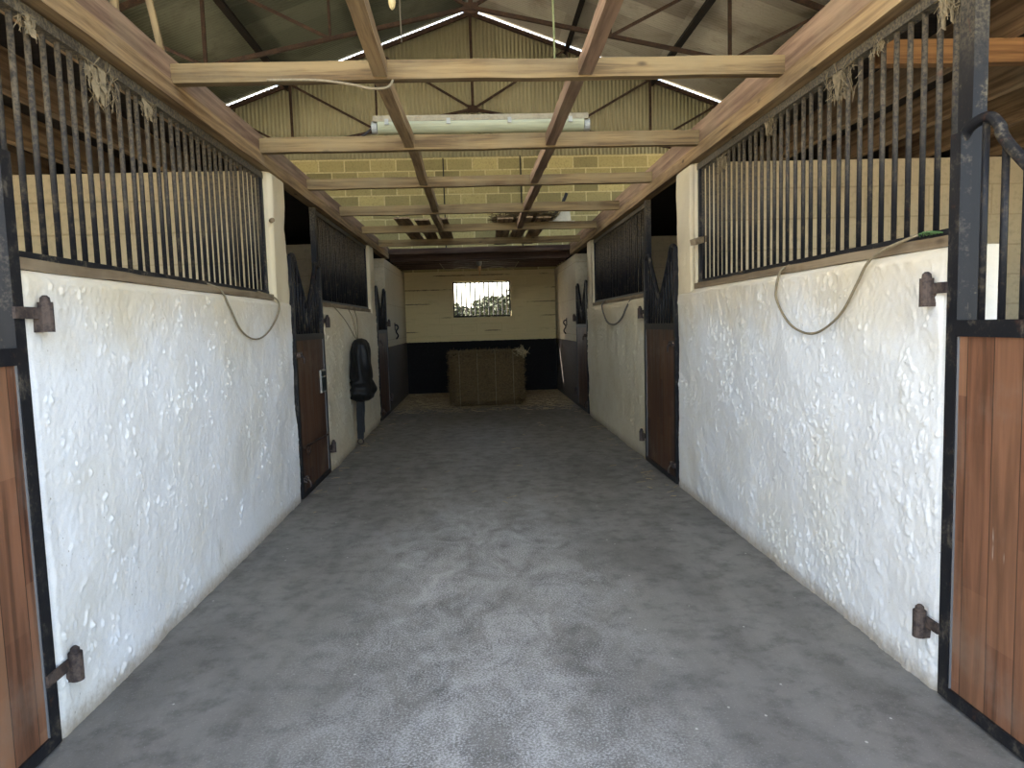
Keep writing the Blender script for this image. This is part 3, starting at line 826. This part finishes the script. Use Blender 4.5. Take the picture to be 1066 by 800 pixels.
# ------------------------------------------------------------------ twines and ropes on the low walls
XLf, XRf = XL + .016, XR - .020
rope('wall_rope', 'long pale rope drooping in a deep loop across the white wall', 'rope',
     [(XR + .05, 3.86, 1.735), (XRf + .012, 3.85, 1.70), (XRf, 3.88, 1.60), (XRf, 3.86, 1.53), (XRf, 3.725, 1.42), (XRf, 3.57, 1.368), (XRf, 3.42, 1.361),
      (XRf, 3.28, 1.40), (XRf, 3.149, 1.47), (XRf, 3.03, 1.59), (XRf, 2.95, 1.67), (XRf + .01, 2.84, 1.715), (XR + .03, 2.69, 1.752)], .0062, TWINE)
b = B()
for k in range(4):
    y = 2.63 + k * .02; tube(b, spline([(XR + .04, y, 1.745), (XR + .02, y - .03, 1.755 + random.uniform(-.008, .008)), (XR + .06, y - .06, 1.745)], 4), .0032, 5)
tag(obj('green_string_knot', b, GREENT), 'green string knotted to the bottom rail at the end of the long rope', 'string')
rope('wall_twine', 'short twine drooping in a narrow loop on the white wall', 'twine',
     [(XL - .05, 4.25, 1.745), (XLf - .012, 4.32, 1.705), (XLf, 4.42, 1.60), (XLf, 4.58, 1.47), (XLf, 4.80, 1.405), (XLf, 5.05, 1.412), (XLf, 5.32, 1.50), (XLf, 5.50, 1.62), (XLf - .012, 5.46, 1.70), (XL - .05, 5.2, 1.745)], .006, TWINE)
rope('wall_twine', 'thin twine looped low under the shaded screen opposite the black rug', 'twine',
     [(XR + .04, 9.45, 1.74), (XRf, 9.40, 1.67), (XRf, 9.22, 1.52), (XRf, 8.95, 1.43), (XRf, 8.5, 1.415), (XRf, 8.1, 1.49), (XRf, 7.85, 1.60), (XR + .04, 7.74, 1.74)], .010, TWINEG)

# ------------------------------------------------------------------ rolled black rug hanging by cords
rg = thing('horse_rug', 'bundled black horse rug hanging on cords with a dangling strap', 'horse rug', (XL + .12, 8.42, .06))
prof = [(1.335, .02, .02), (1.315, .075, .06), (1.27, .125, .085), (1.20, .145, .095), (1.08, .158, .10), (.95, .165, .11), (.84, .168, .115), (.76, .172, .125), (.68, .178, .135), (.62, .15, .115), (.585, .07, .06)]
b = B(); rings = []; NR = 30
zz = np.linspace(0, len(prof) - 1, 46)
for q in zz:
    i = min(int(q), len(prof) - 2); t = q - i
    z, ry, rx = [prof[i][k] * (1 - t) + prof[i + 1][k] * t for k in range(3)]
    ring = []
    for k in range(NR):
        a = 2 * PI * k / NR
        nz_ = mnoise.noise(Vector((math.cos(a) * 1.5, math.sin(a) * 1.5, z * 1.4))) * .16 + mnoise.noise(Vector((a * 3.2, z * 2.2, 4))) * .20 * (1 if z < 1.25 else .5)
        nz_ += .075 * math.sin(a * 5 + z * 3.1 + 1.5 * math.sin(z * 6)) * min(1, (1.33 - z) * 5)
        if z < .86: nz_ += mnoise.noise(Vector((math.cos(a) * 1.8, math.sin(a) * 1.8, z * 12))) * .30
        f = 1 + nz_
        ring.append(b.verts.new((XL + .135 + rx * 1.12 * f * math.cos(a), 8.42 + ry * 1.36 * f * math.sin(a) + (1.0 - z) * .03, z)))
    rings.append(ring)
for i in range(len(rings) - 1):
    for k in range(NR): b.faces.new((rings[i][k], rings[i][(k + 1) % NR], rings[i + 1][(k + 1) % NR], rings[i + 1][k]))
b.faces.new(rings[0][::-1]); b.faces.new(rings[-1])
obj('rug_roll', b, CANVAS, rg, smooth=True)
b = B()
for i, z in enumerate((.71, .80)):
    tube(b, [(XL + .125 + .128 * math.cos(a), 8.43 + .225 * math.sin(a), z + .015 * math.sin(a * 2 + i)) for a in np.linspace(0, 2 * PI, 26)], .010, 6)
obj('binding', b, WEBBING, rg)
b = B(); bar(b, (XL + .10, 8.40, .62), (XL + .095, 8.36, .13), .075, .022, up=V(0, 1, 0), n=8, jit=.004)
bar(b, (XL + .13, 8.44, .62), (XL + .115, 8.40, .20), .05, .02, up=V(0, 1, 0), n=8, jit=.004)
obj('strap', b, WEBBING, rg)
b = B(); tube(b, [(XL + .095 + .035 * math.cos(a), 8.36, .10 + .035 * math.sin(a)) for a in np.linspace(0, 2 * PI, 12)], .008, 6); obj('buckle', b, RUSTB, rg)
for i, (y, z) in enumerate(((7.62, 1.735), (8.55, 1.735), (9.0, 1.735))):
    b = B(); tube(b, spline([(XL + .10, 8.40 + .03 * i, 1.31), (XL + .05, (8.4 * .4 + y * .6), 1.31 * .4 + z * .6), (XL - .03, y, z)], 5), .006, 5); obj('cord', b, TWINE, rg)

# iron tether rings on the end bay walls
for s, x, y, lb in ((-1, XL, 13.1, 'black iron hook on the painted end wall past the black rug'), (1, XR, 13.3, 'black iron hook on the painted end wall facing the rug side')):
    b = B(); tube(b, spline([(x, y, 1.50), (x - s * .05, y, 1.49), (x - s * .06, y, 1.44), (x - s * .03, y - .05, 1.38), (x - s * .06, y, 1.30), (x - s * .02, y + .06, 1.24)], 5), .014, 7)
    bar(b, (x - s * .006, y, 1.40), (x - s * .006, y, 1.54), .05, .012, up=V(1, 0, 0))
    tag(obj('iron_hook', b, TAR), lb, 'hook')

# ceiling lamp holder over the end bay
lm = thing('ceiling_lamp', 'small amber lamp holder with cables under the dark loft joists', 'lamp', (.07, 13.3, 2.42))
b = B(); tube(b, [(.07, 13.3, 2.65), (.07, 13.3, 2.60), (.07, 13.3, 2.56)], .05, 12, [1, 1, .5]); obj('ceiling_rose', b, PLATE, lm)
b = B(); tube(b, [(.07, 13.3, 2.57), (.07, 13.3, 2.53), (.07, 13.3, 2.48)], .032, 12, [.6, 1, 1]); obj('holder', b, AMBER, lm)
b = B(); tube(b, [(.07, 13.3, 2.48), (.075, 13.3, 2.44), (.06, 13.3, 2.38)], .012, 8, [1, .8, .4]); obj('bulb_stub', b, AMBER, lm)
for d in (-1, 1):
    b = B(); tube(b, spline([(.07, 13.3, 2.50), (.07 + d * .35, 13.32, 2.545), (.07 + d * .62, 13.35, 2.50), (.07 + d * .75, 13.4, 2.64)], 6), .007, 5); obj('cable', b, TWINE, lm)


# ------------------------------------------------------------------ hay
def stalks(bm, n, fn, l0, l1, r=.0025, flat=1.0):
    for _ in range(n):
        p, d = fn(); l = random.uniform(l0, l1)
        a = p - d * l / 2; c = p + d * l / 2
        mid = p + Vector((random.uniform(-1, 1), random.uniform(-1, 1), random.uniform(-1, 1))) * l * .12
        rr, uu = frame_of(d)
        prev = None
        for q in (a, mid, c):
            cur = [bm.verts.new(q + rr * r), bm.verts.new(q - rr * r * .5 + uu * r), bm.verts.new(q - rr * r * .5 - uu * r)]
            if prev:
                for k in range(3): bm.faces.new((prev[k], prev[(k + 1) % 3], cur[(k + 1) % 3], cur[k]))
            prev = cur


def rvec(): return Vector((random.gauss(0, 1), random.gauss(0, 1), random.gauss(0, 1))).normalized()


BX0, BX1, BY0, BY1, BH = -.53, .795, 12.42, 13.55, .965
ba = thing('hay_bale', 'big square hay bale on the floor below the barred window', 'hay bale', ((BX0 + BX1) / 2, (BY0 + BY1) / 2, 0))
b = B(); box(b, BX0, BX1, BY0, BY1, .005, BH)
bmesh.ops.bevel(b, geom=b.edges[:], offset=.075, segments=3, affect='EDGES')
bmesh.ops.subdivide_edges(b, edges=[e for e in b.edges if e.calc_length() > .2], cuts=14, use_grid_fill=True)
bmesh.ops.recalc_face_normals(b, faces=b.faces[:])
for v in b.verts:
    q = v.co; m3 = mnoise.noise(q * 3.0) * .022 + mnoise.noise(q * 11) * .014 + mnoise.noise(Vector((q.x * 3, q.y * 3, q.z * 26))) * .010
    v.co += v.normal * m3
    if v.co.z < .003: v.co.z = .003
obj('packed_hay', b, HAY, ba, smooth=True)
b = B()


def bale_pt():
    k = random.random()
    if k < .5: p = Vector((random.uniform(BX0, BX1), BY0 - .004, random.uniform(.02, BH)))
    elif k < .72: p = Vector((random.uniform(BX0, BX1), random.uniform(BY0, BY1), BH + .004))
    else: p = Vector((random.choice((BX0, BX1)), random.uniform(BY0, BY1), random.uniform(.02, BH)))
    p.x = min(max(p.x, BX0 + .02), BX1 - .02) if k < .72 else p.x
    d = rvec(); d.z *= .5
    return p, d.normalized()


stalks(b, 2600, bale_pt, .05, .16, .003)
for v in b.verts:
    if v.co.z < .004: v.co.z = .004
o = obj('loose_stalks', b, HAYB, ba); o['kind'] = 'stuff'
for i in range(4):
    xx = BX0 + .18 + i * .32
    b = B(); tube(b, [(xx, BY0 - .012, .02), (xx, BY0 - .018, BH * .5), (xx, BY0 - .005, BH - .03), (xx, BY0 + .06, BH + .012), (xx, BY1 - .06, BH + .012), (xx, BY1 + .01, BH - .05), (xx, BY1 + .012, .02)], .005, 5)
    obj('baling_twine', b, TWINE, ba)
b = B(); stalks(b, 150, lambda: (Vector((BX1 - .03 + random.gauss(0, .05), BY0 + .12 + random.gauss(0, .07), BH - .06 + abs(random.gauss(0, .05)))), rvec()), .06, .18, .004)  # paler stalks put the sunlit bits of this corner into colour
o = obj('frayed_lit_corner', b, HAYL, ba); o['kind'] = 'stuff'; o['label'] = 'frayed hay at the upper corner, paled as sunlit'

b = B()


def litter():
    t = random.random()
    y = random.uniform(11.6, 15.1) if t < .95 else random.uniform(5.5, 12)
    x = random.uniform(XL + .05, XR - .05)
    if y < 11.6 and random.random() < .7: x = random.choice((XL + .04 + abs(random.gauss(0, .12)), XR - .04 - abs(random.gauss(0, .12))))
    a = random.uniform(0, PI)
    return Vector((x, y, .006)), Vector((math.cos(a), math.sin(a), random.uniform(-.04, .04))).normalized()


stalks(b, 1500, litter, .03, .13, .0022)
for v in b.verts: v.co.z = max(v.co.z, .0015)
tag(obj('straw_litter', b, HAYL, origin=(0, 0, 0)), 'stray straw littering the concrete walkway, thickest around the bale', 'straw', kind='stuff')

# hay wisps and cobwebs caught on the top rails of the screens
TU = [(-1, XL, 3.20, 2.60, .13, 'biggest tan clump of hay and web on the screen above the short twine'),
      (-1, XL, 3.66, 2.60, .07, 'small pale wisp of hay on the screen above the short twine, beyond the biggest clump'),
      (-1, XL, 2.72, 2.62, .06, 'thin straw wisp at the near end of the screen above the short twine'),
      (1, XR, 3.34, 2.60, .12, 'ragged tan hay clump in the middle of the dusty screen above the long rope'),
      (1, XR, 3.02, 2.63, .06, 'orange tinted hay wisp close to the post on the dusty screen'),
      (1, XR, 4.15, 2.60, .07, 'small cobweb wisp on the dusty screen, past its ragged clump'),
      (1, XR, 4.95, 2.58, .09, 'cobweb wisp at the pier end of the dusty screen'),
      (1, XR, 2.56, 2.60, .09, 'stringy hay wisp beside the tall iron post over the arched door')]
for s, x, y, z, r, lb in TU:
    b = B(); c = Vector((x + s * .055, y, z))
    def tp(c=c, r=r):
        g = Vector((random.gauss(0, .12), random.gauss(0, .45), random.uniform(-1.0, .12))) * r
        d = Vector((random.gauss(0, .2), random.gauss(0, .38), random.gauss(0, 1))).normalized()
        return c + g, d
    stalks(b, int(20 + 330 * r), tp, r * .3, r * .95, .0014)
    tube(b, spline([c + Vector((0, -r * 1.1, .012)), c + Vector((.004, 0, .004)), c + Vector((0, r * 1.1, .012))], 4), .004, 5)
    for _ in range(5):                                   # sagging web sheets
        a = c + Vector((random.gauss(0, .01), random.gauss(0, r * .4), 0)); w = r * random.uniform(.15, .4); h = r * random.uniform(.5, 1.2)
        n = 5; L_ = []
        for i in range(n + 1):
            t = i / n; wob = random.uniform(-.006, .006)
            L_.append([b.verts.new(a + Vector((wob, -w * (1 - t * .8) + wob, -h * t))), b.verts.new(a + Vector((-wob + .008, 0, -h * t - .01))), b.verts.new(a + Vector((wob * .5, w * (1 - t * .8), -h * t)))])
        for i in range(n):
            for k in range(2): b.faces.new((L_[i][k], L_[i][k + 1], L_[i + 1][k + 1], L_[i + 1][k]))
    tag(obj('hay_wisp', b, WEB), lb, 'hay wisp')

# planks and rubbish lying across the far joists
PK = [(-.95, 9.3, 12.3, .20, 'dark loose plank lying lengthwise on the far joists, outermost on the rug side'),
      (-.70, 9.45, 12.3, .19, 'dark loose plank on the far joists, second of the rug side set'),
      (-.45, 9.4, 12.0, .20, 'dark loose plank on the far joists, innermost of the rug side set'),
      (.42, 9.50, 12.5, .21, 'loose plank under the hay heap, closest to the middle'),
      (.68, 9.45, 12.4, .21, 'loose plank under the middle of the hay heap'),
      (.94, 9.50, 12.5, .20, 'loose plank under the hay heap beside the pale scrap')]
for xx, ya, yb_, w, lb in PK:
    b = B(); bar(b, (xx, ya, ZJ1 + .022), (xx + random.uniform(-.03, .03), yb_, ZJ1 + .022), w, .022, n=8, jit=.002)
    tag(obj('loose_plank', b, W_OLD, bev=.003), lb, 'plank')
b = B()


def heap():
    t = random.random()
    x = .72 + random.gauss(0, .26); y = 9.95 + random.gauss(0, .25)
    x = min(max(x, .32), 1.05); h = .13 * math.exp(-((x - .75) / .32) ** 2)
    a = rvec(); a.z *= .35
    return Vector((x, y, ZJ1 + .035 + random.random() * h)), a.normalized()


stalks(b, 1100, heap, .08, .32, .004)
for v in b.verts: v.co.z = max(v.co.z, ZJ1 + .034)
tag(obj('hay_heap', b, HAY), 'untidy heap of hay and twigs lying on planks across the far joists', 'hay', kind='stuff')
rope('dead_branch', 'crooked dark branch poking up from the hay heap', 'branch', [(.93, 9.75, 2.872), (1.0, 9.70, 2.885), (1.10, 9.64, 2.93), (1.17, 9.6, 3.02), (1.22, 9.58, 3.10), (1.265, 9.58, 3.2)], .022, TAR)
rope('dead_branch', 'thin pale twig beside the crooked branch on the hay heap', 'branch', [(1.08, 9.75, 2.86), (1.18, 9.7, 2.97), (1.22, 9.66, 3.07), (1.215, 9.62, 3.17)], .010, HAYL)
b = B(); vs = [(1.08, 9.72, 2.85), (1.34, 9.74, 2.85), (1.33, 9.80, 3.02), (1.22, 9.80, 3.03)]
f1 = [b.verts.new(p) for p in vs]; f2 = [b.verts.new((p[0], p[1] + .012, p[2])) for p in vs]
b.faces.new(f1); b.faces.new(f2[::-1])
for k in range(4): b.faces.new((f1[k], f1[(k + 1) % 4], f2[(k + 1) % 4], f2[k]))
tag(obj('board_scrap', b, PALE), 'pale upright board scrap at the edge of the hay heap', 'scrap')
b = B(); bar(b, (1.02, 9.90, 2.86), (1.40, 9.92, 2.86), .16, .02); tag(obj('board_scrap', b, PALE), 'pale flat board scrap lying beyond the hay heap', 'scrap')
b = B(); bar(b, (.98, 9.62, 2.885), (.90, 9.60, 3.02), .02, .05, n=3, jit=.01); tag(obj('metal_scrap', b, TAR), 'dark bent strip standing in the hay heap', 'scrap')

# ------------------------------------------------------------------ outside the window
b = B()
rr = random.Random(3)
for _ in range(9000):
    x = rr.uniform(-9, 9); y = 33 + rr.gauss(0, 1.0); top = 2.62 + .30 * math.sin(x * 1.3 - .2) + .12 * math.sin(x * 5)
    z = -.1 + (top + .1) * rr.random() ** .6
    c = Vector((x, y, z)); d = Vector((rr.gauss(0, 1), rr.gauss(0, 1), rr.gauss(0, 1))).normalized(); u, w = frame_of(d)
    q = rr.uniform(.07, .17)
    v = [b.verts.new(c + u * q), b.verts.new(c + w * q * .6 + d * .02), b.verts.new(c - u * q), b.verts.new(c - w * q * .6 + d * .02)]
    b.faces.new((v[0], v[1], v[2])); b.faces.new((v[0], v[2], v[3]))
N_ = 60; lo = []; hi = []
for i in range(N_ + 1):
    x = -9 + 18 * i / N_; t_ = 2.50 + .28 * math.sin(x * 1.3 - .2) + .10 * math.sin(x * 5) + rr.uniform(-.05, .05)
    lo.append((b.verts.new((x, 33.4, -.12)), b.verts.new((x, 34.6, -.12)))); hi.append((b.verts.new((x, 33.6 + rr.uniform(-.1, .1), t_)), b.verts.new((x, 34.4, t_ - .1))))
for i in range(N_):
    b.faces.new((lo[i][0], lo[i + 1][0], hi[i + 1][0], hi[i][0])); b.faces.new((hi[i][0], hi[i + 1][0], hi[i + 1][1], hi[i][1])); b.faces.new((lo[i][1], hi[i][1], hi[i + 1][1], lo[i + 1][1]))
hd = obj('hedge', b, LEAF, origin=(0, 33, -.1)); tag(hd, 'green hedge growing outside beyond the barred window', 'hedge', kind='stuff')

# ------------------------------------------------------------------ light
w = bpy.data.worlds.new('sky'); SC.world = w; w.use_nodes = True
nt = w.node_tree; bg = nt.nodes['Background']
sk = nt.nodes.new('ShaderNodeTexSky'); sk.sky_type = 'NISHITA'; sk.sun_disc = False
sk.sun_elevation = math.radians(33); sk.sun_rotation = math.radians(-58); sk.air_density = 1.0; sk.dust_density = 2.5; sk.ozone_density = 1.0
mxs = nt.nodes.new('ShaderNodeMix'); mxs.data_type = 'RGBA'; mxs.inputs[0].default_value = .5
nt.links.new(sk.outputs[0], mxs.inputs[6]); mxs.inputs[7].default_value = (1.0, .985, .96, 1)      # thin bright cloud over the blue
nt.links.new(mxs.outputs[2], bg.inputs['Color']); bg.inputs['Strength'].default_value = .45
sun = bpy.data.lights.new('sun', 'SUN'); sun.energy = 14.0; sun.angle = .009; sun.color = (1, .95, .86)
so = bpy.data.objects.new('sun', sun); COL.objects.link(so)
sd = Vector((1.5, -.92, -1.14)).normalized()
so.rotation_euler = sd.to_track_quat('-Z', 'Y').to_euler(); so.location = (-10, 25, 25)

# ------------------------------------------------------------------ camera
f, yaw, pit, roll, H = 725.0, .0466, .0856, .0293, 1.45
fw = Vector((math.sin(yaw) * math.cos(pit), math.cos(yaw) * math.cos(pit), -math.sin(pit)))
r0 = Vector((math.cos(yaw), -math.sin(yaw), 0)); u0 = r0.cross(fw)
r = r0 * math.cos(roll) - u0 * math.sin(roll); u = r.cross(fw)
cam = bpy.data.cameras.new('camera'); cam.sensor_width = 36; cam.lens = f / 1066 * 36; cam.clip_end = 300; cam.clip_start = .05
co = bpy.data.objects.new('camera', cam); COL.objects.link(co)
co.matrix_world = Matrix(((r.x, u.x, -fw.x, 0), (r.y, u.y, -fw.y, 0), (r.z, u.z, -fw.z, H), (0, 0, 0, 1)))
SC.camera = co

vs_ = SC.view_settings
vs_.view_transform = 'Standard'; vs_.look = 'None'; vs_.gamma = 1; vs_.use_curve_mapping = False
vs_.exposure = 2.17
SC.cycles.max_bounces = 14; SC.cycles.diffuse_bounces = 8; SC.cycles.use_denoising = True; SC.cycles.denoising_prefilter = 'ACCURATE'
SC.cycles.sample_clamp_indirect = 6
